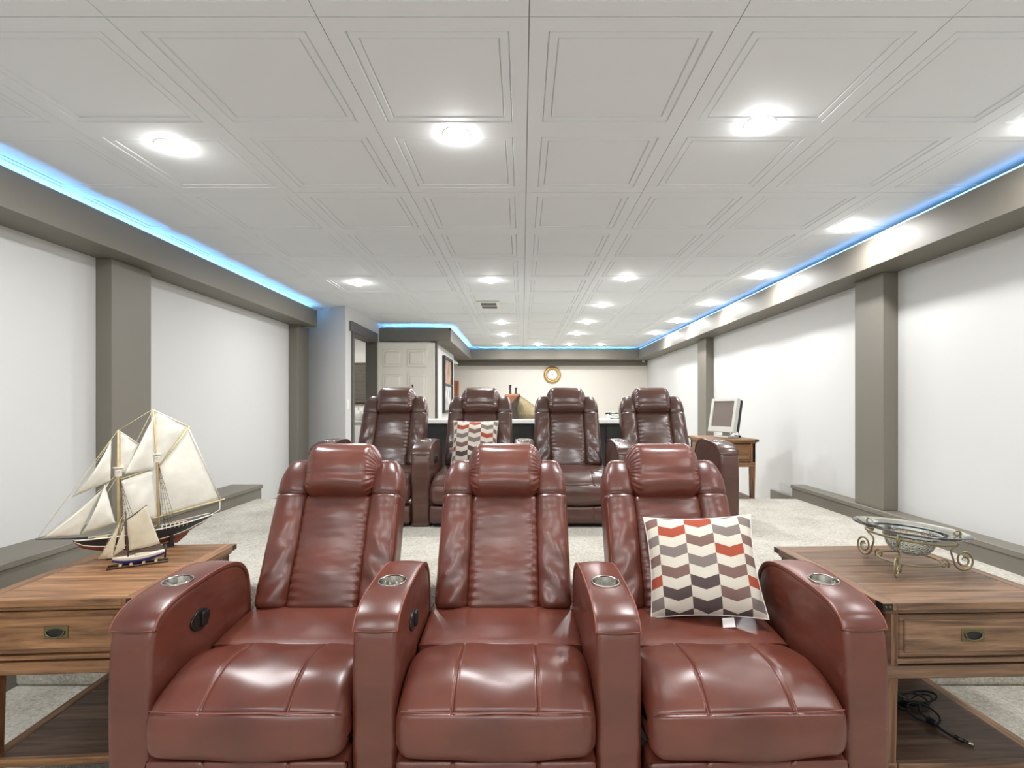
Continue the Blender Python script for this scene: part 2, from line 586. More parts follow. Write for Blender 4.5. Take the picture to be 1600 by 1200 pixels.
# ceiling: backing and embossed tiles with gaps
ceil = struct(box('ceiling', -3.7, XR + .1, YB - .1, YF + .1, ZC + .014, ZC + .1, 'grid'),
              'white ceiling of embossed rectangular tiles')
def tile_mesh():
    vs, fs = [], []
    g = .0013
    def ring(x0, x1, y0, y1, z):
        k = len(vs)
        vs.extend([(x0, y0, z), (x1, y0, z), (x1, y1, z), (x0, y1, z)])
        return k
    for hy in (0, 1):
        x0, x1 = -.305 + g, .305 - g
        y0, y1 = (-.61 + g, 0) if hy == 0 else (0, .61 - g)
        rs = []
        for ins, z in ((0, 0), (.056, 0), (.0595, .008), (.063, .002), (.086, .002), (.0895, .010), (.093, .004)):
            rs.append(ring(x0 + ins, x1 - ins, y0 + ins, y1 - ins, z))
        for a, b in zip(rs, rs[1:]):
            for i in range(4):
                j = (i + 1) % 4
                fs.append((a + i, b + i, b + j, a + j))
        fs.append((rs[-1] + 3, rs[-1] + 2, rs[-1] + 1, rs[-1]))
    k = len(vs)
    for z in (0, .014):
        vs.extend([(-.305 + g, -.61 + g, z), (.305 - g, -.61 + g, z), (.305 - g, .61 - g, z), (-.305 + g, .61 - g, z)])
    for i in range(4):
        j = (i + 1) % 4
        fs.append((k + i, k + j, k + 4 + j, k + 4 + i))
    return vs, fs
vs, fs = tile_mesh()
t0 = mk('ceiling_tile', vs, fs, 'tile', ceil)
first = True
for ix in range(-5, 4):
    for iy in range(-4, 8):
        x0 = .02 + .61 * ix
        y0 = 1.48 + 1.22 * iy
        xa, xb = max(x0, -2.62), min(x0 + .61, XR)
        ya, yb = max(y0, YB), min(y0 + 1.22, YF)
        t = t0 if first else t0.copy()
        if not first: COL.objects.link(t)
        first = False
        t.location = ((xa + xb) / 2, (ya + yb) / 2, ZC + random.uniform(0, .0012))
        t.scale = ((xb - xa) / .61, (yb - ya) / 1.22, 1)

# soffits with a cove trough and lip
def soffit(name, lst, label):
    return struct(boxes(name, lst, 'taupe'), label)
TR = CAM_Z + 1.032
soffit('trim_1', [(XS, XR, YB, YF, ZS0, TR), (XS, XS + .02, YB, 9.92, TR, ZS1)], 'taupe soffit along the right wall')
soffit('trim_2', [(XL, XSL, YB, 5.84, ZS0, TR), (XSL - .02, XSL, YB, 5.84, TR, ZS1)], 'taupe soffit along the left wall')
soffit('trim_3', [(-.993, XS, 9.92, YF, ZS0, TR), (-.993, XS, 9.92, 9.94, TR, ZS1)], 'taupe soffit along the far wall')
struct(boxes('trim_4', [(-1.985, -.993, 7.13, YF, ZS0, TR), (-1.985, -.993, 7.13, 7.15, TR, ZS1),
                        (-1.013, -.993, 7.13, 9.92, TR, ZS1)], 'taupe'), 'taupe soffit box above the open white door')
struct(box('trim_5', -1.3, XR, YF - .03, YF, CAM_Z + .79, ZS0, 'taupe'), 'dark band along the top of the far wall')
struct(boxes('trim_14', [(-1.27, -1.185, 7.15, 7.199, 0, ZS0 - .001), (-1.219, -1.185, 7.199, 7.24, 0, ZS0 - .001)], 'taupe_dark'),
       'dark corner board on the projecting wall block')

# columns
for k, (x0, x1, y0, y1, zb, lab) in enumerate([
        (2.41, XR, 3.435, 3.73, .425, 'near taupe column on the right wall'),
        (2.41, XR, 6.75, 7.07, 0, 'far taupe column on the right wall behind the monitor table'),
        (XL, -2.48, 3.11, 3.44, .425, 'near taupe column on the left wall'),
        (XL, -2.48, 5.68, 5.98, 0, 'far taupe column on the left wall by the grey corner')]):
    struct(box('trim_%d' % (6 + k), x0, x1, y0, y1, zb, ZS0, 'taupe', bev=.003), lab)

# base ledges with moulded cap
def ledge(name, x0, x1, lab):
    s = 1 if x1 > x0 else -1
    a, b = min(x0, x1), max(x0, x1)
    o = struct(box(name, a, b, 1.6, 4.58, FLOOR, .418, 'taupe', bev=.004), lab)
    g = .012
    c = box('cap_moulding', (x0 - g if s > 0 else x1), (x1 if s > 0 else x0 + g), 1.6, 4.585, .392, .425, 'taupe', o, bev=.004)
    return o
ledge('baseboard_right', 2.40, XR, 'tall taupe base ledge along the right side of the platform')
ledge('baseboard_left', -2.32, XL, 'tall taupe base ledge along the left side of the platform')
struct(box('baseboard_right_rear', XR - .02, XR, 4.58, 5.17, .16, .285, 'taupe', bev=.003), 'lower taupe baseboard behind the platform')
struct(box('baseboard_left_rear', XL, XL + .02, 4.58, 5.68, 0, .16, 'taupe', bev=.003), 'low taupe baseboard on the left wall')
struct(box('baseboard_right_front', XR - .02, XR, YB, 1.6, FLOOR, FLOOR + .12, 'taupe', bev=.003), 'taupe baseboard on the lower right wall')
struct(box('baseboard_left_front', XL, XL + .02, YB, 1.6, FLOOR, FLOOR + .12, 'taupe', bev=.003), 'taupe baseboard on the lower left wall')

# door casing, door leaf
struct(boxes('trim_10', [(-1.985, -1.962, DY0 - .12, DY1 + .05, 1.985, 2.10), (-1.985, -1.965, DY0 - .06, DY0, 0, 1.985),
                         (-1.985, -1.965, DY1, DY1 + .06, 0, 1.985)], 'taupe_dark'), 'dark casing around the washroom doorway')
struct(boxes('trim_11', [(-2.11, -1.975, DY0 - .001, DY0 + .015, 0, 1.985), (-2.11, -1.975, DY1 - .015, DY1 + .001, 0, 1.985),
                         (-2.11, -1.975, DY0, DY1, 1.97, 1.986)], 'taupe_dark'), 'dark door jamb of the washroom')
door = struct(box('door_1', 0, .80, 0, .036, 0, 1.97, 'door', bev=.002, loc=(-1.995, 6.985, .008), rot=(0, 0, .02)),
              'open white six-panel door')
for zz0, zz1 in ((1.64, 1.88), (1.0, 1.54), (.2, .86)):
    for xx in (.10, .435):
        f = box('panel_moulding', xx, xx + .265, -.010, .0, zz0, zz1, 'door', door, bev=.008)
        box('panel', xx + .03, xx + .235, -.020, .0, zz0 + .035, zz1 - .035, 'door', door, bev=.014, seg=2)
hk = box('hook_plate', .50, .53, -.008, 0, 1.28, 1.39, 'bracket', door, bev=.002)
tube('hook', [(.512, -.008, 1.37), (.512, -.04, 1.365), (.512, -.055, 1.38), (.512, -.058, 1.40)], .008, 'bracket', hk)
for zz in (.25, 1.0, 1.72):
    boxes('hinge', [(-.02, .004, -.006, .004, zz, zz + .1)], 'steel', door)

# ------------------------------------------------------------ cove LED strips
def led(x0, x1, y0, y1, label, z=TR, mat='led'):
    o = empty('led_strip', ((x0 + x1) / 2, (y0 + y1) / 2, z), 0, label, 'led strip', 'blue cove light strips')
    hx, hy = (x1 - x0) / 2, (y1 - y0) / 2
    box('backing_tape', -hx - .003, hx + .003, -hy - .003, hy + .003, 0, .003, 'white', o)
    box('diode_band', -hx, hx, -hy, hy, .003, .010, mat, o)
led(XS + .003, XS + .015, YB + .05, 9.9, 'blue light strip hidden on top of the right soffit', ZS1, 'led_low')
led(XSL - .12, XSL - .108, YB + .05, 5.8, 'blue light strip hidden on top of the left soffit')
led(-.9, XS - .05, 9.99, 10.0, 'blue light strip hidden on top of the far wall soffit')
led(-1.93, -1.07, 7.24, 7.252, 'blue light strip on the soffit box above the white door')
led(-1.07, -1.058, 7.3, 9.9, 'blue light strip on the room side of the soffit box')

# ------------------------------------------------------------ recessed lights
def lamp(x, y, label, power=1.0, vis=True):
    o = empty('ceiling_light', (x, y, ZC), 0, label, 'ceiling light', 'recessed ceiling lights')
    lathe('trim_ring', [(.0475, .001), (.049, -.0012), (.058, -.0012), (.060, .001)], 'white', o, 24)
    lathe('bulb', [(.0, -.026), (.018, -.0245), (.032, -.019), (.042, -.010), (.047, .0), (.047, .006)], 'bulb', o, 24)
    ld = bpy.data.lights.new('lamp_light', 'AREA')
    ld.shape = 'DISK'
    ld.size = .07
    ld.energy = LAMP_W * power
    ld.color = (.985, .99, 1)
    lo = link(bpy.data.objects.new('lamp_light', ld), o)
    lo.location = (0, 0, -.030)
lamp(-1.515, 2.215, 'large bright recessed ceiling light at left above the sailing ship')
lamp(-.27, 2.12, 'large bright recessed ceiling light above the middle front recliner')
lamp(.94, 2.04, 'large bright recessed ceiling light above the right front recliner')
lamp(-1.50, 4.70, 'leftmost recessed ceiling light of the second row, near the left soffit end')
lamp(-.28, 4.60, 'recessed ceiling light just in front of the air vent')
lamp(.909, 4.51, 'recessed ceiling light right of centre, third from left in the second row across')
for y, t in ((3.23, 'nearest recessed light beside the right soffit'), (4.44, 'second recessed light along the right soffit'),
             (5.66, 'third recessed light along the right soffit'), (6.82, 'fourth recessed light along the right soffit'),
             (7.95, 'fifth and farthest recessed light along the right soffit')):
    lamp(2.06, y, t, .45)
lamp(.894, 5.75, 'recessed light right of the air vent, nearest of the three behind one another')
lamp(.875, 6.9, 'recessed light right of centre, middle of the three behind one another', .7)
lamp(.857, 8.01, 'recessed light right of centre, farthest of the three behind one another', .7)
lamp(-.286, 6.96, 'small recessed light behind the air vent, nearer of the pair', .7)
lamp(-.294, 8.16, 'small recessed light behind the air vent, farther of the pair', .7)
for x, t in ((-.305, 'leftmost'), (.29, 'second from left'), (.867, 'third from left'), (1.44, 'rightmost')):
    lamp(x, 9.42, t + ' of the four small lights washing the far wall soffit', .35)
for x, y in ((-1.5, -.35), (-.28, -.35), (.93, -.35), (-1.5, -2.2), (-.28, -2.2), (.93, -2.2)):
    lamp(x, y, '%s ceiling light of the %s row behind the viewpoint' % ({-1.5: 'left', -.28: 'middle', .93: 'right'}[x], 'nearer' if y > -1 else 'farther'), .9)
for y in (2.02, .8):
    lamp(2.06, y, 'recessed light beside the right soffit, %s of two out of the picture' % ('farther' if y > 1.5 else 'nearer'), .45)
# washroom lamp
lamp(-2.75, 7.4, 'ceiling light inside the washroom', 1.2)

# air vent
v = empty('air_vent', (-.37, 5.75, ZC), 0, 'white ceiling air vent with grey louvres', 'vent')
boxes('frame', [(-.125, .125, -.215, -.165, -.008, 0), (-.125, .125, .165, .215, -.008, 0), (-.125, -.085, -.165, .165, -.008, 0),
                (.085, .125, -.165, .165, -.008, 0), (-.085, .085, -.012, .012, -.008, 0)], 'white', v)
box('duct_opening', -.085, .085, -.165, .165, -.003, -.001, 'taupe_dark', v)
for k in range(10):
    y = -.15 + k * .0333
    box('louvre', -.085, .085, y, y + .012, -.007, -.004, 'grid', v)

# ------------------------------------------------------------ recliners
PITCH = .69
ARMW = .128
ARM_PROF = [(.02, .0), (.003, .03), (-.004, .12), (-.006, .25), (-.003, .38), (.003, .45), (.012, .485), (.036, .516), (.085, .539),
            (.15, .551), (.22, .557), (.30, .562), (.37, .561), (.43, .551), (.475, .528), (.505, .49), (.52, .43),
            (.525, .3), (.525, .12), (.52, .02), (.50, .0), (.26, .0)]
CUP_Y, CUP_Z, CUP_T = .205, .556, -.055

def V2(l): return [Vector(p) for p in l]

def make_arm(x, mat, st, root, drop=0.0):
    AP = [(a_, b_ - drop if b_ < .1 else b_) for a_, b_ in ARM_PROF]
    prof = V2([(p.x, p.y) for p in catmull([Vector(p) for p in AP], 4)])
    arm = sweep_x('armrest', prof, ARMW, .020, mat, root, nx=6, m=5)
    # pad wrapping the top, ending at the front seam
    top = [Vector(p) for p in ARM_PROF[6:18]]
    top = catmull(top, 5, closed=False)
    tn = []
    for i in range(len(top)):
        t = top[min(i + 1, len(top) - 1)] - top[max(i - 1, 0)]
        t.normalize()
        tn.append(Vector((-t.y, t.x)))
    outer = [p + n * (.005 if 0 < i < len(top) - 1 else .003) for i, (p, n) in enumerate(zip(top, tn))]
    inner = [p - n * .010 for p, n in zip(top, tn)]
    pad = sweep_x('arm_pad', outer + inner[::-1], ARMW + .003, .0065, mat, root, nx=12, m=4,
                  inset=lambda x, i, p: -.006 * (1 - (x / (ARMW / 2)) ** 2) if i < len(outer) else 0)
    def cyl():
        bm = bmesh.new()
        bmesh.ops.create_cone(bm, cap_ends=True, segments=32, radius1=.0405, radius2=.0405, depth=.12)
        c = from_bm('cutter', bm, mat)
        c.location = (0, CUP_Y, CUP_Z); c.rotation_euler = (-CUP_T, 0, 0)
        bpy.context.view_layer.update()
        return c
    cut(arm, cyl); cut(pad, cyl)
    for o in (arm, pad):
        o.location.x = x
    for s in (-1, 1):
        tube('piping', [(s * (ARMW / 2 - .001), p.x, p.y) for p in outer], .0026, st, pad, n=6)
    tube('front_seam', [(-ARMW / 2 + .004 + (ARMW - .008) * k / 8, outer[0].x - .001, outer[0].y + .002) for k in range(9)], .0022, st, pad, n=6)
    cup = lathe('cup_holder', [(0, -.058), (.036, -.058), (.0385, -.054), (.0395, -.002), (.0425, .0025), (.0455, .0025), (.0465, -.001), (.0465, -.004), (.0405, -.004), (.0405, -.06), (0, -.06)],
                'steel', root, 40, loc=(x, CUP_Y, CUP_Z + .0105), rot=(-CUP_T, 0, 0))
    return arm

def make_recliner(mat, st, right_arm, rofs=0.0, drop=0.0):
    root = empty('recliner')
    make_arm(-PITCH / 2, mat, st, root, drop)
    # recline handle on the inner face of the arm
    hx = -PITCH / 2 + ARMW / 2
    pl = rbox('recline_handle', (.004, .050, .034), .0039, (2, 10, 8), 'black', root,
              disp=lambda p: Vector((p.x, p.y * (1 - .35 * (p.z / .034) ** 2) , p.z * (1 - .3 * (p.y / .05) ** 2))),
              loc=(hx + .002, .215, .437))
    rbox('lever', (.006, .014, .024), .004, (3, 4, 5), 'rubber', pl, loc=(.006, .012, 0))
    boxes('lever_slot', [(.003, .0048, -.036, -.012, -.014, .018)], 'bracket', pl)
    SW = PITCH - ARMW - .004
    # base and footrest
    box('base', -SW / 2 + .01, SW / 2 - .01,   .03, .62, -drop, .06, 'rubber', root, bev=.005)
    fp = V2([(-.022, .03 - drop), (-.038, .045 - drop), (-.042, .09 - drop / 2), (-.036, .132), (-.02, .146), (.06, .146), (.06, .03 - drop)])
    fp = V2([(p.x, p.y) for p in catmull(fp, 3)])
    g = lambda x, c, s: math.exp(-((x - c) / s) ** 2)
    seams = [.118, -.118]
    ex = [s + d for s in seams for d in (-.012, -.006, -.003, 0, .003, .006, .012)]
    ft = sweep_x('footrest_panel', fp, SW, .015, mat, root, nx=10, m=4,
            inset=lambda x, i, p: .004 * (g(x, seams[0], .004) + g(x, seams[1], .004)), xs_extra=ex)
    # front seat pad
    pp = [(.272, .20), (.272, .30), (.264, .332), (.24, .347), (.19, .358), (.13, .364), (.075, .359), (.025, .342), (-.015, .32), (-.042, .30),
          (-.052, .291), (-.060, .275), (-.067, .245), (-.068, .21), (-.062, .178), (-.045, .156), (-.02, .149), (.06, .149), (.2, .149), (.262, .155)]
    cp = V2([(p.x, p.y) for p in catmull(pp, 6)])
    def pin(x, i, p):
        hump = 0.016 * (abs(x) / (SW / 2)) ** 3
        s = (g(x, seams[0], .0035) + g(x, seams[1], .0035)) * .006
        top = 1 if (p.y > .29 and p.x < .262) else 0
        hs = .005 * g(math.hypot(p.x + .050, p.y - .293), 0, .006)
        lump = .003 * math.sin(x * 21 + 1) * math.sin(p.x * 30)
        return hump + s * top + hs + lump
    pad = sweep_x('seat_pad', cp, SW, .045, mat, root, nx=40, m=8, inset=pin, xs_extra=ex)
    xs = [-SW / 2 + .02 + (SW - .04) * k / 24 for k in range(25)]
    tube('front_stitch', [(x, -.0515 + .012 * (abs(x) / (SW / 2)) ** 3, .2915) for x in xs], .0016, st, pad, n=6)
    for s in seams:
        pth = [p for p in cp if p.y > .293 and -.05 < p.x < .255]
        tube('seam_stitch', [(s + (.005 if s > 0 else -.005), p.x, p.y - .004) for p in pth], .0012, st, pad, n=6)
    # rear seat cushion
    rp = [(.255, .24), (.256, .325), (.268, .340), (.32, .350), (.42, .358), (.52, .364), (.6, .36), (.62, .34), (.62, .24), (.45, .22)]
    rp = V2([(p.x, p.y) for p in catmull(rp, 5)])
    sweep_x('seat', rp, SW - .004, .022, mat, root, nx=14, m=5,
            inset=lambda x, i, p: .010 * (abs(x) / (SW / 2)) ** 4)
    # backrest, reclined
    A = math.radians(25)
    back = link(bpy.data.objects.new('backrest', None), root)
    back.empty_display_size = .05
    back.location = (0, .535, .345)
    back.rotation_euler = (-A, 0, 0)
    def B(name, h, r, n, c, disp=None, mt=mat):
        return rbox(name, h, r, n, mt, back, disp, loc=c)
    # local axes of backrest: x across, -y towards the sitter, z up along the back
    B('back_shell', (.222, .055, .285), .045, (10, 5, 12), (0, .10, .275))
    def centre(p):
        u = p.x / .142
        q = p.copy()
        if p.y < 0:
            q.y -= .012 * (1 - u * u) - .006 * math.sin(p.z * 26 + 1)* (1 - u * u)
            e = max(0, abs(u) - .55) / .45
            q.y += .0035 * e * math.sin(p.z * 190 + (2 if u > 0 else 0)) * (1 if p.z < .16 else .3)
        return q
    B('back_panel', (.142, .055, .228), .03, (26, 6, 60), (0, .012, .215), centre)
    for s in (-1, 1):
        def wing(p, s=s):
            q = p.copy()
            t = (p.z + .30) / .60
            out = s * p.x > 0
            q.x -= s * .008 * t                      # taper to the top
            if p.y < 0:
                q.y -= .016 * math.cos(p.x / .064 * PI / 2) * (.7 + .3 * t)
            k = math.exp(-((p.z - .145) / .0055) ** 2)
            q.x *= 1 - .07 * k
            if p.y < 0: q.y += .010 * k
            top = max(0, t - .80) / .20
            if out: q.x -= s * .030 * top ** 2 * (s * p.x / .064)
            if p.y < 0:
                q.y += .030 * top ** 2
                q.y += .004 * math.sin(p.z * 48 + p.x * 60 * s + s) * max(0, 1 - t * 1.3)
            return q
        wg = B('back_wing', (.064, .068, .30), .026, (18, 12, 84), (s * .199, .02, .297), wing)
        tube('outer_stitch', [(s * .055 - s * .008 * (z + .30) / .6, -.0645, z) for z in
                              [-.26 + .36 * k / 24 for k in range(25)]], .0013, st, back, n=5, loc=(s * .199, .02, .297))
        tube('cross_seam', [(s * -.056 + s * .108 * k / 12, -.066 - .008 * math.sin(PI * k / 12), .145) for k in range(13)], .0016, 'stitch2', back, n=5, loc=(s * .199, .02, .297))
    def head(p):
        u = p.x / .157
        q = p.copy()
        e = min(1, max(0, abs(u) - .66) / .28)
        q.z *= 1 - .13 * e * e
        q.y += .012 * e * e if p.y < 0 else 0
        f = (math.sin(math.atan2(p.z, -p.y) * 27 + 2 * u) + .5 * math.sin(math.atan2(p.z, -p.y) * 41)) * .0042 * e * (1 - .5 * e)
        d = Vector((0, p.y, p.z))
        if d.length > .02:
            q += d.normalized() * f
        if p.y < 0:
            q.y -= .018 * (1 - u * u) * math.cos(p.z / .118 * PI / 2)
            q.y += .004 * math.exp(-((p.z + .035) / .02) ** 2)
        return q
    B('headrest', (.157, .070, .118), .064, (50, 44, 84), (0, -.022, .545), head)
    if right_arm:
        make_arm(PITCH / 2 + rofs, mat, st, root, drop)
        for ch in children(root):
            if ch.name.split('.')[0] in ('seat_pad', 'seat', 'footrest_panel'):
                ch.location.x += rofs / 2
    return root

def place(o, x, y, z, label, group):
    o.location = (x, y, z)
    tag(o, label, 'recliner', group)
    return o
GF, GR = 'burgundy leather recliners of the front row', 'shade-toned leather recliners of the rear row'
fx0 = -.073
fr = make_recliner('leather', 'stitch', False, drop=-FLOOR)
f2 = copy_tree(fr)
f3 = make_recliner('leather', 'stitch', True, .02, -FLOOR)
f3.rotation_euler.z = math.radians(1.6)
place(fr, fx0 - PITCH, 1.45, 0, 'burgundy leather recliner at the left end of the front row beside the ships', GF)
place(f2, fx0, 1.45, 0, 'burgundy leather recliner in the middle of the front row', GF)
place(f3, fx0 + PITCH, 1.45, 0, 'burgundy leather recliner of the front row holding a chevron cushion', GF)
rr = make_recliner('leather_shaded', 'stitch2', False)
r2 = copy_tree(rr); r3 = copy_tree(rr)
r4 = make_recliner('leather_shaded', 'stitch2', True)
RX = (-1.030, -.340, .358, 1.053)
place(rr, RX[0], 3.46, RISER, 'shade-toned leather rear recliner in front of the open white door', GR)
place(r2, RX[1], 3.46, RISER, 'shade-toned leather rear recliner holding a chevron cushion', GR)
place(r3, RX[2], 3.46, RISER, 'shade-toned leather rear recliner below the round wall clock', GR)
place(r4, RX[3], 3.46, RISER, 'shade-toned leather rear recliner at the right end beside the monitor table', GR)

# ------------------------------------------------------------ cushions
def cushion(mat, w, h, t, loc, rot, label, seed):
    root = empty('throw_pillow', loc, 0, label, 'pillow', 'chevron throw pillows')
    root.rotation_euler = rot
    n = 36
    vs, fs = [], []
    rnd = random.Random(seed)
    ph = [rnd.uniform(0, 6) for _ in range(6)]
    def pt(i, j, s):
        u, v = -1 + 2 * i / n, -1 + 2 * j / n
        x = u * w / 2 * (1 - .07 * (1 - v * v) * abs(u) ** 3)
        y = v * h / 2 * (1 - .07 * (1 - u * u) * abs(v) ** 3)
        th = (max(0, (1 - abs(u) ** 2.6) * (1 - abs(v) ** 2.6))) ** .55
        z = s * t / 2 * th
        edge = max(abs(u), abs(v))
        z += .004 * math.sin(u * 9 + ph[0]) * math.sin(v * 7 + ph[1]) * (1 - th) * (edge < .99)
        return (x, y, z)
    for s in (1, -1):
        k = len(vs)
        for i in range(n + 1):
            for j in range(n + 1):
                vs.append(pt(i, j, s))
        for i in range(n):
            for j in range(n):
                a = k + i * (n + 1) + j
                q = (a, a + n + 1, a + n + 2, a + 1)
                fs.append(q if s > 0 else q[::-1])
    mk('cover', vs, fs, mat, root, True)
    rim = [pt(i, 0, 1) for i in range(n)] + [pt(n, j, 1) for j in range(n)] + [pt(n - i, n, 1) for i in range(n)] + [pt(0, n - j, 1) for j in range(n)]
    tube('edge_seam', [(p[0], p[1], 0) for p in rim], .0022, 'cloth_tag', root, n=6, closed=True)
    return root
pf = cushion('pillow_f', .40, .375, .125, (.672, 1.925, .532), (math.radians(60), math.radians(0), math.radians(0)),
             'tilted chevron throw pillow with a white tag leaning on the right front recliner', 4)
pf.rotation_euler = (Matrix.Rotation(math.radians(-15), 3, 'Z') @ Matrix.Rotation(math.radians(61), 3, 'X') @ Matrix.Rotation(math.radians(5), 3, 'Z')).to_euler()
mk('care_tag', [(.045, -.185, .002), (.085, -.182, .002), (.085, -.215, .014), (.043, -.217, .012), (.045, -.185, .001), (.085, -.182, .001), (.085, -.215, .013), (.043, -.217, .011)],
   [(0, 3, 2, 1), (4, 5, 6, 7), (0, 1, 5, 4), (1, 2, 6, 5), (2, 3, 7, 6), (3, 0, 4, 7)], 'cloth_tag', pf)
pr = cushion('pillow_r', .35, .36, .12, (-.362, 3.94, .845), (math.radians(66), 0, math.radians(-1)),
             'smaller upright chevron throw pillow standing on the second rear recliner', 9)

# ------------------------------------------------------------ side tables
def side_table(loc, rz, w, d, h, woods, label, group, detail=True, cabin=None):
    wx, wy, wz = woods
    root = empty('side_table', loc, rz, label, 'side table', group)
    hw, hd = w / 2, d / 2
    T = .024
    # top: side boards and planks
    nb = 7
    bw = .045
    for s in (-1, 1):
        x0 = s * hw - (bw if s > 0 else 0)
        box('top_edge_board', x0, x0 + bw, -hd, hd, h - T, h, wy, root, bev=.002)
    pd = d / nb
    p0 = None
    for k in range(nb):
        y = -hd + k * pd
        if p0 is None:
            p0 = box('plank', -hw + bw + .0005, hw - bw - .0005, .0006, pd - .0006, h - T, h, wx, root, bev=.0018)
            p0.location = (0, y, 0)
        else:
            c = p0.copy(); COL.objects.link(c); c.location = (0, y, 0)
    iw, idp = hw - .022, hd - .02
    # carcass
    zb = h - .25
    box('top_moulding', -hw + .012, hw - .012, -hd + .012, hd - .012, h - T - .016, h - T, wx, root, bev=.004)
    boxes('apron', [(-iw, iw, idp - .02, idp, zb + .045, h - T - .016), (-iw, -iw + .02, -idp, idp, zb + .045, h - T - .016),
                    (iw - .02, iw, -idp, idp, zb + .045, h - T - .016)], wx, root)
    box('front_rail', -iw, iw, -idp - .006, idp + .004, zb, zb + .040, wx, root, bev=.004)
    box('rail_moulding', -iw + .035, iw - .035, -idp - .004, -idp + .02, zb + .047, zb + .062, wx, root, bev=.003)
    dz0, dz1 = zb + .066, h - T - .022
    dr = box('drawer', -iw + .042, iw - .042, -idp - .001, -idp + .02, dz0, dz1, wx, root, bev=.005)
    box('drawer_panel', -iw + .06, iw - .06, -idp - .006, -idp, dz0 + .018, dz1 - .016, wx, dr, bev=.003)
    hz = (dz0 + dz1) / 2 + .004
    hp = box('handle_plate', -.038, .038, -idp - .009, -idp - .004, hz - .021, hz + .021, 'brass', dr, bev=.0015)
    # recessed oval cup and bail
    lathe('handle_cup', [(0, -.0005), (.8, -.0004), (1.0, .0)], 'rubber', dr, 28, loc=(0, -idp - .0095, hz), rot=(PI / 2, 0, 0)).scale = (.026, .0125, 1)
    tube('handle_bail', [(.028 * math.cos(q), -idp - .012, hz + .004 - .019 * abs(math.sin(q)) ** .8) for q in [PI * k / 16 for k in range(17)]],
         .0026, 'brass', dr, n=6)
    # legs
    for sx in (-1, 1):
        for sy in (-1, 1):
            bm = bmesh.new()
            x0, y0 = sx * (iw - .021), sy * (idp - .021)
            a = [bm.verts.new((x0 + ex * .021, y0 + ey * .021, h - T - .016)) for ex, ey in ((-1, -1), (1, -1), (1, 1), (-1, 1))]
            m_ = [bm.verts.new((x0 + ex * .021, y0 + ey * .021, zb)) for ex, ey in ((-1, -1), (1, -1), (1, 1), (-1, 1))]
            b_ = [bm.verts.new((x0 + ex * .015, y0 + ey * .015, 0)) for ex, ey in ((-1, -1), (1, -1), (1, 1), (-1, 1))]
            for r1, r2 in ((a, m_), (m_, b_)):
                for i in range(4):
                    j = (i + 1) % 4
                    bm.faces.new((r1[i], r2[i], r2[j], r1[j]))
            bm.faces.new(a); bm.faces.new(b_[::-1])
            from_bm('leg', bm, wz, root)
            # metal corner bracket
            cx, cy = sx * hw, sy * hd
            br = boxes('corner_bracket', [(min(cx, cx - sx * .032), max(cx, cx - sx * .032), min(cy, cy + sy * .0012), max(cy, cy + sy * .0012), h - T + .001, h - .001),
                                          (min(cx, cx + sx * .0012), max(cx, cx + sx * .0012), min(cy, cy - sy * .032), max(cy, cy - sy * .032), h - T + .001, h - .001)], 'bracket', root)
            for q in (.010, .023):
                lathe('screw', [(0, .0012), (.003, .0008), (.0035, 0)], 'brass', br, 10, loc=(cx - sx * q, cy + sy * .0012, h - T / 2), rot=(PI / 2 if sy < 0 else -PI / 2, 0, 0))
    # lower shelf: dark boards in a lighter frame
    zs = .135
    for s in (-1, 1):
        x0 = s * (iw - .002) - (.04 if s > 0 else 0)
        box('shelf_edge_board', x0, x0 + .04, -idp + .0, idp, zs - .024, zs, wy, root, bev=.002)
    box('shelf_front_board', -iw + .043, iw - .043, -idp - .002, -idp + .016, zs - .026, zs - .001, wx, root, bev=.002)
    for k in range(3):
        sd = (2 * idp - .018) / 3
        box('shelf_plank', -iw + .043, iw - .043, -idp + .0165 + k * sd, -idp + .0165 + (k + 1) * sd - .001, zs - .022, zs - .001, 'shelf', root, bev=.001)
    return root
TH = .50
side_table((-1.540, 1.995, FLOOR), math.radians(3.4), .52, .66, TH - FLOOR, ('wood', 'wood_y', 'wood_z'),
           'honey brown wooden side table carrying the model ships', 'plank top side tables')
side_table((1.442, 1.975, FLOOR), math.radians(2.0), .615, .66, TH - FLOOR, ('wood_r', 'wood_ry', 'wood_rz'),
           'brown wooden side table carrying the glass bowl', 'plank top side tables')
side_table((1.895, 4.9, .16), 0, .44, .60, .664, ('wood', 'wood_y', 'wood_z'),
           'small wooden drawer table carrying the monitor by the right wall', 'plank top side tables')

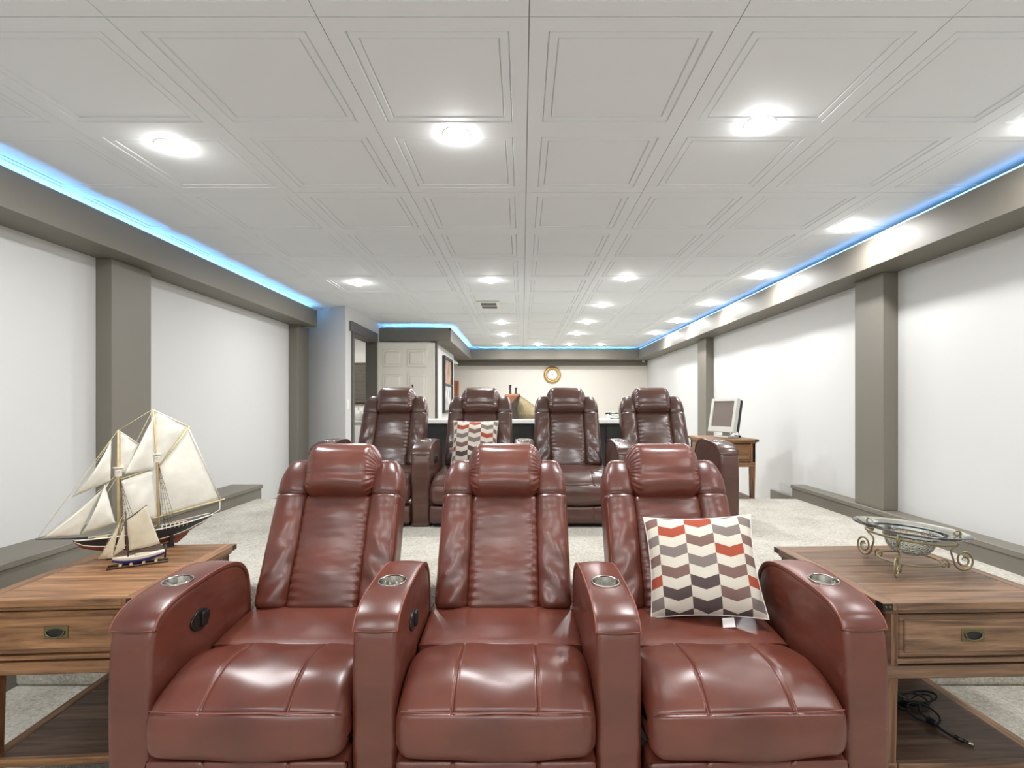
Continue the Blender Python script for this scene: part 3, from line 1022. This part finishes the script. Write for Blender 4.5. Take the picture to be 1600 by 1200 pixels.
# ------------------------------------------------------------ model ships
def sheet(name, pts, mat, parent, bulge=.01, n=10, th=.0008, y0=0.0):
    """curved cloth from a polygon of (s,z) points: 3 or 4 corners"""
    P = [Vector((p[0], p[1])) for p in pts]
    if len(P) == 3: P = [P[0], P[1], P[2], P[2]]
    vs, fs = [], []
    for side in (0, 1):
        for i in range(n + 1):
            for j in range(n + 1):
                u, v = i / n, j / n
                p = P[0] * (1 - u) * (1 - v) + P[1] * u * (1 - v) + P[2] * u * v + P[3] * (1 - u) * v
                bl = 16 * u * (1 - u) * v * (1 - v) * bulge
                if len(pts) == 3: bl = 10 * u * (1 - u) * (1 - v) * bulge * (1 + v)
                bl += .0016 * math.sin(7 * u + 5 * v + len(name)) * math.sin(9 * v + 2)
                vs.append((p.x, y0 - bl - th * side, p.y))
        k = side * (n + 1) ** 2
        for i in range(n):
            for j in range(n):
                a = k + i * (n + 1) + j
                q = (a, a + 1, a + n + 2, a + n + 1)
                fs.append(q if side == 0 else q[::-1])
    m = (n + 1) ** 2
    rim = [i * (n + 1) for i in range(n)] + [n * (n + 1) + j for j in range(n)] + [(n - i) * (n + 1) + n for i in range(n)] + [n - j for j in range(n)]
    for a, b in zip(rim, rim[1:] + rim[:1]):
        fs.append((a, b, b + m, a + m))
    return mk(name, vs, fs, mat, parent, True)

def hull_mesh(name, stations, mat, parent, lo, hi, npts=7):
    """stations: (s, half_beam, z_keel, z_deck); builds the band lo..hi of the section height"""
    vs, fs = [], []
    for s, hb, zk, zd in stations:
        row = []
        for k in range(npts):
            t = lo + (hi - lo) * k / (npts - 1)
            row.append((hb * (t ** .5 if t > 0 else 0) * (1 - .06 * max(0, t - .7) / .3), zk + (zd - zk) * t))
        for y, z in row: vs.append((s, -y, z))
        for y, z in reversed(row): vs.append((s, y, z))
    m = 2 * npts
    for i in range(len(stations) - 1):
        for k in range(m):
            j = (k + 1) % m
            fs.append((i * m + k, (i + 1) * m + k, (i + 1) * m + j, i * m + j))
    fs.append(tuple(range(m)))
    fs.append(tuple((len(stations) - 1) * m + k for k in range(m))[::-1])
    bm = bmesh.new()
    bv = [bm.verts.new(v) for v in vs]
    for f in fs:
        try: bm.faces.new([bv[i] for i in f])
        except ValueError: pass
    bmesh.ops.remove_doubles(bm, verts=bm.verts, dist=1e-5)
    return from_bm(name, bm, mat, parent, True)

ang = math.atan2(.8427, .5384)
sh = empty('model_schooner', (-1.759, 2.032, TH), ang, 'large two-masted model sailing ship with cream sails and black and rust hull', 'model ship')
sh.scale = (1.129,) * 3
ST = []
for k in range(21):
    t = k / 20
    s = -.009 + .458 * t
    hb = .034 * (math.sin(PI * min(1, t * .8 + .03)) ** .55) * (1 if t < .8 else 1 - (t - .8) * 1.6)
    zd = .086 - .028 * math.sin(PI * min(1, t * 1.02)) * .4 + .012 * t * t
    zk = .078 - (.062 + .008 * t) * (math.sin(PI * min(1, max(0, t * 1.12 - .0))) ** .55 if t * 1.12 < 1 else 0)
    if t > .86: zk = .05 + (t - .86) / .14 * .038
    ST.append((s, max(.003, hb), min(zk, zd - .008), zd))
hull = hull_mesh('hull', ST, 'hull_black', sh, .36, 1.0)
hull_mesh('lower_hull', ST, 'hull_red', sh, 0, .36)
tube('gunwale', [(s, -hb * .96, zd) for s, hb, zk, zd in ST], .0026, 'hull_white', hull, n=6)
tube('gunwale', [(s, hb * .96, zd) for s, hb, zk, zd in ST], .0026, 'hull_white', hull, n=6)
tube('waterline', [(s, -hb * .66, zk + (zd - zk) * .37) for s, hb, zk, zd in ST], .0014, 'hull_white', hull, n=5)
mk('deck', [(s, q * hb * .9, zd - .001) for s, hb, zk, zd in ST for q in (-1, 1)], [(2 * i, 2 * i + 2, 2 * i + 3, 2 * i + 1) for i in range(20)], 'spar', hull)
mk('keel_fin', [(x, y, z) for y in (-.003, .003) for x, z in ((.09, .036), (.26, .012), (.318, .006), (.352, .03), (.366, .05), (.2, .05))],
   [(0, 1, 2, 3, 4, 5), (11, 10, 9, 8, 7, 6)] + [(i, i + 6, (i + 1) % 6 + 6, (i + 1) % 6) for i in range(6)], 'hull_red', sh)
for x in (.085, .287):
    boxes('cradle', [(x - .008, x + .008, -.03, .03, 0, .012), (x - .006, x + .006, -.028, -.018, .012, .046), (x - .006, x + .006, .018, .028, .012, .046)], 'hull_black', sh)
for nm, x0, x1, z in (('deck_cabin', .17, .225, .016), ('deck_cabin', .29, .385, .013), ('hatch', .05, .085, .010)):
    box(nm, x0, x1, -.012, .012, .068, .076 + z, 'hull_red' if nm == 'deck_cabin' else 'spar', sh, bev=.002)
mf = tube('foremast', [(.123, 0, .07), (.121, 0, .30), (.121, 0, .467)], .005, 'spar', sh, rads=[.0055, .005, .003])
mm = tube('mainmast', [(.253, 0, .07), (.247, 0, .33), (.234, 0, .543)], .005, 'spar', sh, rads=[.0055, .005, .003])
for x, z, m_ in ((.121, .325, mf), (.245, .365, mm)):
    boxes('crosstree', [(x - .014, x + .014, -.012, .012, z, z + .004), (x - .009, x + .009, -.007, .007, z - .03, z - .004), (x - .003, x + .003, -.02, .02, z - .012, z - .008)], 'hull_white', m_)
tube('bowsprit', [(.03, 0, .088), (-.009, 0, .093), (-.108, 0, .112)], .003, 'hull_black', sh, rads=[.0035, .003, .0015])
tube('gaff', [(.248, -.002, .313), (.364, -.002, .472)], .003, 'rope', sh)
tube('boom', [(.233, -.002, .119), (.504, -.002, .153)], .003, 'rope', sh)
tube('fore_gaff', [(.128, 0, .284), (.236, 0, .312)], .0025, 'rope', sh)
tube('fore_boom', [(.022, 0, .104), (.112, 0, .126)], .0022, 'rope', sh)
tube('topsail_yard', [(.126, 0, .46), (.187, 0, .408)], .0024, 'hull_white', sh)
tube('topsail_yard', [(.238, 0, .537), (.361, 0, .47)], .0026, 'hull_white', sh)
tube('leech_rope', [(.358, -.002, .466), (.42, -.008, .31), (.486, -.002, .154)], .0026, 'hull_white', sh)
tube('flag_staff', [(.484, 0, .15), (.484, 0, .11), (.452, 0, .095)], .0022, 'hull_white', sh)
sheet('jib', [(.099, .428), (-.009, .239), (.097, .281)], 'sail', sh, .010)
sheet('jib', [(.095, .276), (-.092, .109), (.007, .102)], 'sail', sh, .008, y0=.004)
sheet('staysail', [(.078, .273), (.011, .104), (.11, .126)], 'sail', sh, .008, y0=-.004)
sheet('foresail', [(.130, .277), (.230, .306), (.250, .115), (.139, .123)], 'sail', sh, .012)
sheet('fore_topsail', [(.126, .458), (.184, .407), (.150, .304), (.126, .304)], 'sail', sh, .006)
sheet('main_staysail', [(.232, .515), (.185, .407), (.138, .301), (.234, .307)], 'sail', sh, .010, y0=-.006)
sheet('main_topsail', [(.238, .535), (.359, .469), (.253, .322), (.243, .345)], 'sail', sh, .008)
sheet('mainsail', [(.253, .312), (.358, .456), (.482, .151), (.262, .122)], 'sail', sh, .016, n=14)
RG = [((.121, 0, .467), (-.105, 0, .112)), ((.121, 0, .465), (.234, 0, .543)), ((.1, 0, .43), (-.012, 0, .238)), ((.234, 0, .543), (.125, 0, .30)),
      ((.095, 0, .28), (-.095, 0, .11)), ((.121, 0, .30), (.011, 0, .1)), ((.09, 0, .28), (.12, 0, .30)), ((.35, 0, .455), (.25, 0, .34))]
for a, b in RG:
    tube('rigging_line', [a, b], .0008, 'rope', sh, n=4)
for xm, zt in ((.123, .29), (.25, .33)):
    for s in (-1, 1):
        rl = None
        for k in range(4):
            xx = xm + .010 + k * .014
            l_ = tube('shroud', [(xm, s * .004, zt), (xx, s * .031, .078)], .0006, 'darkwood', sh if rl is None else rl, n=4)
            rl = rl or l_
        for j in range(10):
            t = .15 + .08 * j
            pA = Vector((xm, s * .004, zt)).lerp(Vector((xm + .010, s * .031, .078)), t)
            pB = Vector((xm, s * .004, zt)).lerp(Vector((xm + .052, s * .031, .078)), t)
            tube('ratline', [pA, pB], .0005, 'darkwood', rl, n=4)
rl = tube('deck_rail', [(.25, -.034, .092), (.34, -.032, .094)], .0015, 'hull_white', sh, n=5)
for k in range(7):
    tube('rail_post', [(.25 + k * .015, -.033, .074), (.25 + k * .015, -.034, .092)], .0014, 'hull_white', rl, n=5)

a2 = math.atan2(.09, .137)
sb = empty('model_sailboat', (-1.580, 1.987, TH), a2, 'small single-masted model sailboat with blue hull in front of the large ship', 'model ship')
sb.scale = (1.129,) * 3
ST2 = []
for k in range(15):
    t = k / 14
    s = -.002 + .148 * t
    hb = .019 * math.sin(PI * min(1, .06 + t * .78)) ** .6
    zd = .030 + .012 * t * t + .006 * (1 - t) ** 3
    zk = zd - .004 - .022 * math.sin(PI * min(1, .08 + t * .86)) ** .5
    ST2.append((s, hb, zk, zd))
h2 = hull_mesh('hull', ST2, 'hull_white', sb, .55, 1.0)
hull_mesh('lower_hull', ST2, 'hull_blue', sb, 0, .55)
mk('deck', [(s, q * hb * .9, zd - .001) for s, hb, zk, zd in ST2 for q in (-1, 1)], [(2 * i, 2 * i + 2, 2 * i + 3, 2 * i + 1) for i in range(14)], 'spar', h2)
box('cabin', .06, .10, -.008, .008, .028, .040, 'sail2', sb, bev=.002)
tube('mast', [(.041, 0, .03), (.033, 0, .19)], .0028, 'darkwood', sb, rads=[.003, .002])
tube('gaff', [(.036, 0, .160), (.094, 0, .206)], .0018, 'darkwood', sb)
tube('boom', [(.041, 0, .049), (.156, 0, .067)], .002, 'darkwood', sb)
tube('bowsprit', [(.01, 0, .034), (-.040, 0, .040)], .0016, 'spar', sb)
sheet('mainsail', [(.037, .159), (.091, .203), (.132, .064), (.044, .052)], 'sail2', sb, .006)
sheet('jib', [(.017, .149), (-.037, .041), (-.001, .037)], 'sail2', sb, .005)
sheet('staysail', [(.030, .142), (-.001, .040), (.032, .062)], 'sail2', sb, .005, y0=.003)
tube('rudder_post', [(.146, 0, .012), (.148, 0, .06)], .003, 'hull_black', sb)
for a, b in (((.033, 0, .188), (-.039, 0, .041)), ((.033, 0, .185), (.002, 0, .036)), ((.093, 0, .204), (.034, 0, .188))):
    tube('rigging_line', [a, b], .0006, 'rope', sb, n=4)
for y in (-.018, .018):
    tube('stand_rail', [(-.016, y, .004), (.155, y, .004)], .004, 'darkwood', sb, n=6)
for x in (.02, .05, .085, .12):
    box('stand_bar', x - .004, x + .004, -.02, .02, .004, .012, 'spar', sb, bev=.001)

# ------------------------------------------------------------ glass bowl on scroll stand
BX, BY = 1.490, 1.985
BS = .93
st = empty('bowl_stand', (BX, BY, TH), 0, 'bronze wire scroll stand holding the glass bowl', 'stand')
st.scale = (.96, .96, 1.18)
tube('upper_ring', [(.145 * math.cos(q), .145 * math.sin(q), .108 + .145 * math.cos(q) * -.07) for q in [2 * PI * k / 40 for k in range(40)]], .0035, 'bronze', st, closed=True)
tube('lower_ring', [(.105 * math.cos(q), .105 * math.sin(q), .032) for q in [2 * PI * k / 36 for k in range(36)]], .0032, 'bronze', st, closed=True)
def spiral(cx, cz, r0, r1, a0, a1, n=26):
    return [(cx + (r0 + (r1 - r0) * k / n) * math.cos(a0 + (a1 - a0) * k / n), cz + (r0 + (r1 - r0) * k / n) * math.sin(a0 + (a1 - a0) * k / n)) for k in range(n + 1)]
for adeg in (-14, 222, 108):
    a = math.radians(adeg)
    ca, sa = math.cos(a), math.sin(a)
    low = spiral(.190, .039, .010, .036, PI * 2.6, -PI * 1.0 + PI * .0, 34)      # big foot scroll, ends at its inner side
    mid = [(.146, .060), (.150, .074), (.165, .083), (.172, .087), (.160, .092), (.148, .100)]
    up = spiral(.165, .118, .020, .007, PI * 1.05, PI * 3.6, 26)
    path = low + mid + up
    path = [Vector((r, z)) for r, z in path]
    path = catmull(path, 2, closed=False)
    lg = tube('scroll_leg', [(p.x * ca, p.x * sa, p.y) for p in path], .0036, 'bronze', st, n=8)
    sc = spiral(.122, .022, .005, .018, PI * 2.2, -PI * .2, 22)
    tube('small_scroll', [(r * ca, r * sa, z) for r, z in sc], .003, 'bronze', lg, n=8)
    lathe('glass_bead', [(0, -.009), (.006, -.0065), (.009, 0), (.006, .0065), (0, .009)], 'glass', lg, 14, loc=(.190 * ca, .190 * sa, .039))
bowl = empty('glass_bowl', (BX, BY, TH + .058), 0, 'clear crackled glass bowl with a wide flat rim', 'bowl')
bowl.rotation_euler = (0, math.radians(4.5), 0)
bowl.scale = (BS,) * 3
wob = lambda q: 1 + .012 * math.sin(3 * q + .5) + .006 * math.sin(7 * q)
lathe('rim', [(.098, .078), (.135, .092), (.175, .100), (.198, .103), (.203, .107), (.198, .111), (.172, .108), (.132, .100), (.094, .086)], 'glass', bowl, 64, closed=True, wob=wob)
lathe('cup', [(0, .0), (.04, .001), (.062, .008), (.080, .030), (.094, .066), (.097, .078), (.093, .084), (.087, .068), (.074, .034), (.057, .014), (.038, .008), (0, .007)], 'crackle', bowl, 64)

# ------------------------------------------------------------ cables on the lower shelf of the right table
zc = .1235
cb = empty('cable_bundle', (1.49, 1.90, FLOOR + .135), 0, 'tangled black cable bundle on the lower shelf of the right table', 'cable')
R2 = random.Random(5)
def loop(cx, cy, rx, ry, rot, h, n=22, turns=1.0):
    out = []
    for k in range(int(n * turns) + 1):
        q = 2 * PI * k / n
        x, y = rx * math.cos(q), ry * math.sin(q)
        out.append((cx + x * math.cos(rot) - y * math.sin(rot), cy + x * math.sin(rot) + y * math.cos(rot), .004 + h * (.5 + .5 * math.sin(q + cx * 40))))
    return out
for cx, cy, rx, ry, ro, hh in ((0, .07, .07, .035, .2, .03), (-.03, .09, .045, .04, .9, .04), (.03, .08, .06, .03, -.5, .05), (-.01, .0, .05, .032, -.9, .03), (.05, .09, .05, .03, .4, .02), (-.06, .08, .03, .03, .3, .05)):
    tube('cord_loop', loop(cx, cy, rx, ry, ro, hh, 22, 1.05), .0038, 'rubber', cb, n=7)
tube('cord', catmull([(.03, .06, .02), (-.015, .01, .02), (-.015, -.05, .015), (-.005, -.10, .008), (.012, -.130, .006)], 6, False), .0042, 'rubber', cb, n=7)
rbox('power_adapter', (.026, .018, .02), .008, (6, 5, 5), 'black', cb, loc=(-.05, .075, .021))
rbox('cable_tie', (.018, .012, .012), .008, (5, 5, 5), 'black', cb, loc=(-.015, -.05, .017), rot=(0, 0, -1.2))
tube('plug_body', [(.004, -.120, .008), (.020, -.140, .007)], .0072, 'black', cb, n=12)
tube('plug_pin', [(.020, -.140, .007), (.036, -.162, .006)], .006, 'steel', cb, n=12)

# ------------------------------------------------------------ bar counter and what stands on it
bar = empty('bar_counter', (.1, 5.2, 0), 0, 'dark bar counter with a pale stone top behind the rear recliners', 'bar counter')
box('countertop', -1.15, 1.15, -.2, .22, .952, .990, 'counter', bar, bev=.004, seg=2)
box('body', -1.10, 1.10, -.12, .2, 0, .952, 'charcoal', bar)
for k in range(6):
    x0 = -1.08 + k * .362
    box('front_panel', x0, x0 + .35, -.132, -.12, .06, .93, 'charcoal', bar, bev=.004)
box('front_ledger', -1.12, 1.12, -.15, -.12, .925, .952, 'charcoal', bar, bev=.003)
CT = .990
vz = empty('twin_neck_vase', (-.10, 5.2, CT), 0, 'orange and dark twin-necked vase on the bar counter', 'vase')
def vshape(p):
    t = (p.z + .125) / .25
    q = p.copy()
    q.x *= .72 + .30 * (2 * abs(t - .42)) ** 1.6 if t < .92 else .98
    return q
body = rbox('body', (.080, .045, .125), .02, (16, 10, 24), 'vase_dark', vz, disp=vshape, loc=(0, 0, .125))
# glazed orange shoulder, divided by a diagonal
def vs_(p):
    q = p.copy()
    t = (q.z + .125) / .25
    zcut = .125 - .17 * max(0, min(1, (.075 - q.x) / .15))
    q.z = max(q.z, zcut) if p.z < .1 else q.z
    t = (q.z + .125) / .25
    q.x *= .72 + .30 * (2 * abs(t - .42)) ** 1.6 if t < .92 else .98
    return q
rbox('orange_shoulder', (.0815, .0475, .126), .02, (20, 10, 40), 'vase_orange', vz, disp=vs_, loc=(0, 0, .1255))
for x, zt in ((-.022, .098), (.036, .070)):
    lathe('neck', [(.020, 0), (.013, .02), (.0095, zt * .55), (.010, zt * .8), (.016, zt - .003), (.017, zt), (.011, zt), (.007, zt * .7)], 'vase_dark', vz, 20, loc=(x, 0, .245))
wv = empty('woven_fan_dish', (.0, 5.33, CT), 0, 'tan woven rounded triangular dish standing on the bar counter', 'dish')
pts = [(-.12, 0), (-.125, .10), (-.09, .21), (-.04, .238), (.02, .205), (.10, .150), (.19, .08), (.23, .02), (.22, 0)]
pc = catmull([Vector(p) for p in pts], 5, False)
bm = bmesh.new()
fr_, bk_ = [], []
for p in pc:
    fr_.append(bm.verts.new((p.x, -.02 - .0, p.y))); bk_.append(bm.verts.new((p.x * .98, .02, p.y * .99)))
n_ = len(pc)
c1 = bm.verts.new((.0, -.04, .07)); c2 = bm.verts.new((.0, .03, .07))
for i in range(n_):
    j = (i + 1) % n_
    bm.faces.new((fr_[i], fr_[j], bk_[j], bk_[i]))
    bm.faces.new((fr_[j], fr_[i], c1)); bm.faces.new((bk_[i], bk_[j], c2))
from_bm('woven_body', bm, 'weave', wv, True)
tube('rim_cord', [(p.x, -.018, p.y) for p in pc], .004, 'weave', wv, n=6)
gd = empty('folded_glass_dish', (.93, 5.18, CT), 0, 'small pale folded glass dish at the right of the bar counter', 'dish')
lathe('dish_wall', [(0, .0), (.04, .0), (.06, .012), (.075, .04), (.088, .062), (.083, .064), (.068, .04), (.054, .017), (.036, .007), (0, .006)], 'glass', gd, 48,
      wob=lambda q: 1 + .14 * math.sin(5 * q))
lathe('foot', [(0, -.0), (.045, 0), (.047, .003), (0, .004)], 'counter', gd, 32)

# ------------------------------------------------------------ monitor on the rear table
MZ = .824
mo = empty('monitor', (1.90, 4.83, MZ), math.radians(-66), 'old pale grey monitor turned on its stand on the drawer table', 'monitor')
rbox('stand_base', (.085, .07, .009), .008, (8, 8, 3), 'plastic_grey', mo, loc=(0, .02, .009))
box('stand_neck', -.035, .035, .0, .04, .012, .09, 'plastic_grey', mo, bev=.006)
hd = link(bpy.data.objects.new('display', None), mo)
hd.location = (0, 0, .215); hd.rotation_euler = (math.radians(-10), 0, 0); hd.empty_display_size = .05
bz = boxes('bezel', [(-.155, .155, -.03, .012, -.165, -.115), (-.155, .155, -.03, .012, .125, .15), (-.155, -.125, -.03, .012, -.115, .125), (.125, .155, -.03, .012, -.115, .125)], 'plastic_grey', hd)
box('screen', -.125, .125, -.018, -.012, -.115, .125, 'screen', hd)
box('rear_case', -.15, .15, .012, .055, -.15, .145, 'black', hd, bev=.01, seg=2)
box('rear_bulge', -.11, .11, .05, .075, -.11, .10, 'black', hd, bev=.012, seg=2)
mc = empty('monitor_cable', (2.0, 4.80, MZ), 0, 'black cable coiled beside the monitor stand', 'cable')
tube('coil', catmull([(-.10, .05, .01), (-.05, .02, .03), (.0, .03, .075), (.025, .02, .05), (.02, .0, .01), (-.01, -.01, .015), (0, .03, .02), (.03, .02, .012), (.01, -.01, .02), (-.03, .0, .006), (-.08, -.01, .004)], 6, False), .004, 'rubber', mc, n=7)
rbox('plug', (.014, .011, .011), .005, (4, 4, 4), 'black', mc, loc=(.025, .005, .013))
rbox('plug', (.012, .011, .012), .005, (4, 4, 4), 'black', mc, loc=(.0, .02, .013))

# ------------------------------------------------------------ wall things
ck = empty('wall_clock', (.605, YF, 1.735), 0, 'round white wall clock with a thick gold frame', 'clock')
lathe('frame', [(.105, .012), (.108, .03), (.125, .042), (.15, .042), (.168, .03), (.174, .01), (.174, 0), (.105, 0)], 'gold', ck, 48, rot=(PI / 2, 0, 0), closed=True)
lathe('dial', [(0, .014), (.107, .014), (.107, 0), (0, 0)], 'clock_face', ck, 48, rot=(PI / 2, 0, 0))
for k in range(12):
    q = k * PI / 6
    box('hour_mark', -.003, .003, -.0165, -.0145, .082, .097, 'charcoal', ck, loc=(0, 0, 0), rot=(0, q, 0))
box('hour_hand', -.004, .004, -.018, -.0165, -.01, .05, 'charcoal', ck, rot=(0, .75, 0))
box('minute_hand', -.003, .003, -.0195, -.018, -.012, .078, 'charcoal', ck, rot=(0, 3.3, 0))

se = empty('motion_sensor', (2.43, YF - .03, 2.035), 0, 'small white sensor on the dark band in the far corner', 'sensor')
rbox('housing', (.028, .018, .048), .008, (5, 4, 6), 'white', se, loc=(0, -.018, 0))
rbox('lens', (.018, .006, .016), .005, (4, 3, 4), 'plastic_grey', se, loc=(0, -.036, -.018))

pic = empty('framed_picture', (-1.22, 8.3, 1.45), 0, 'black framed picture with warm upper and pale lower print on the white block wall', 'picture')
boxes('frame', [(0, .045, -.45, .45, .40, .44), (0, .045, -.45, .45, -.44, -.40), (0, .045, -.45, -.41, -.40, .40), (0, .045, .41, .45, -.40, .40), (0, .035, -.41, .41, -.015, .015)], 'charcoal', pic)
box('upper_print', .004, .02, -.41, .41, .015, .40, 'art1', pic)
box('lower_print', .004, .02, -.41, .41, -.40, -.015, 'art2', pic)

wp = empty('wood_framed_panel', (-1.52, YF, 1.38), 0, 'orange wooden panel on the far wall beside the white block', 'panel')
boxes('frame', [(-.25, .25, -.035, 0, .2, .24), (-.25, .25, -.035, 0, -.6, -.56), (-.25, -.21, -.035, 0, -.56, .2), (.21, .25, -.035, 0, -.56, .2)], 'orange_wood', wp)
box('panel_board', -.21, .21, -.018, 0, -.56, .2, 'orange_wood', wp)
ln = empty('pendant_lamp', (-1.34, 9.62, 1.90), 0, 'white dome lamp shade peeking past the white block', 'lamp')
lathe('shade', [(.01, .085), (.05, .08), (.10, .055), (.145, .01), (.15, 0), (.143, .004), (.098, .048), (.05, .072), (.01, .077)], 'white', ln, 36, closed=True)
tube('stem', [(0, 0, .08), (0, 0, ZS0 - 1.90)], .008, 'white', ln)

sw = empty('light_switch', (-1.985, 5.86, 1.135), 0, 'white light switch beside the washroom doorway', 'switch')
box('plate', 0, .006, -.035, .035, -.058, .058, 'white', sw, bev=.002)
box('rocker', .006, .010, -.016, .016, -.033, .033, 'white', sw, bev=.001)

# ------------------------------------------------------------ washroom seen through the doorway
va = empty('vanity', (-2.62, 8.12, 0), 0, 'white washroom vanity with pale counter', 'vanity')
box('cabinet', -.48, .49, -.24, .27, .08, .86, 'door', va, bev=.004)
box('countertop', -.5, .5, -.27, .27, .86, .89, 'counter', va, bev=.006, seg=2)
for x in (-.45, .02):
    box('cabinet_door', x, x + .44, -.256, -.24, .14, .82, 'white', va, bev=.006)
box('toe_kick', -.46, .48, -.19, .27, 0, .08, 'charcoal', va)
box('backsplash', -.5, .5, .252, .27, .89, 1.08, 'white', va, bev=.003)
fa = empty('faucet', (-2.47, 8.2, .89), 0, 'chrome washroom faucet on the vanity', 'faucet')
tube('spout', catmull([(0, 0, 0), (0, 0, .10), (0, -.03, .15), (0, -.09, .15), (0, -.11, .12)], 5, False), .012, 'chrome', fa, n=10)
lathe('base', [(.03, 0), (.03, .01), (.015, .02), (0, .02)], 'chrome', fa, 20)
tube('handle', [(.04, 0, 0), (.04, 0, .06), (.07, 0, .075)], .008, 'chrome', fa, n=8)
jr = empty('soap_jar', (-2.56, 8.05, .89), 0, 'round grey soap jar on the vanity', 'jar')
lathe('body', [(0, 0), (.045, 0), (.06, .03), (.062, .09), (.045, .14), (.02, .16), (0, .16)], 'plastic_grey', jr, 24)
lathe('pump', [(.012, .16), (.012, .19), (.006, .195), (.006, .22), (0, .22)], 'chrome', jr, 14)
wi = struct(boxes('window_1', [(-2.78, -2.36, 8.37, 8.40, 1.14, 1.17), (-2.78, -2.36, 8.37, 8.40, 1.79, 1.82), (-2.78, -2.75, 8.37, 8.4, 1.17, 1.79), (-2.39, -2.36, 8.37, 8.4, 1.17, 1.79)], 'darkwood'), 'washroom window with a dark slatted blind')
for k in range(20):
    z = 1.175 + k * .0305
    box('slat', -2.75, -2.39, 8.355, 8.385, z, z + .028, 'blind', wi)
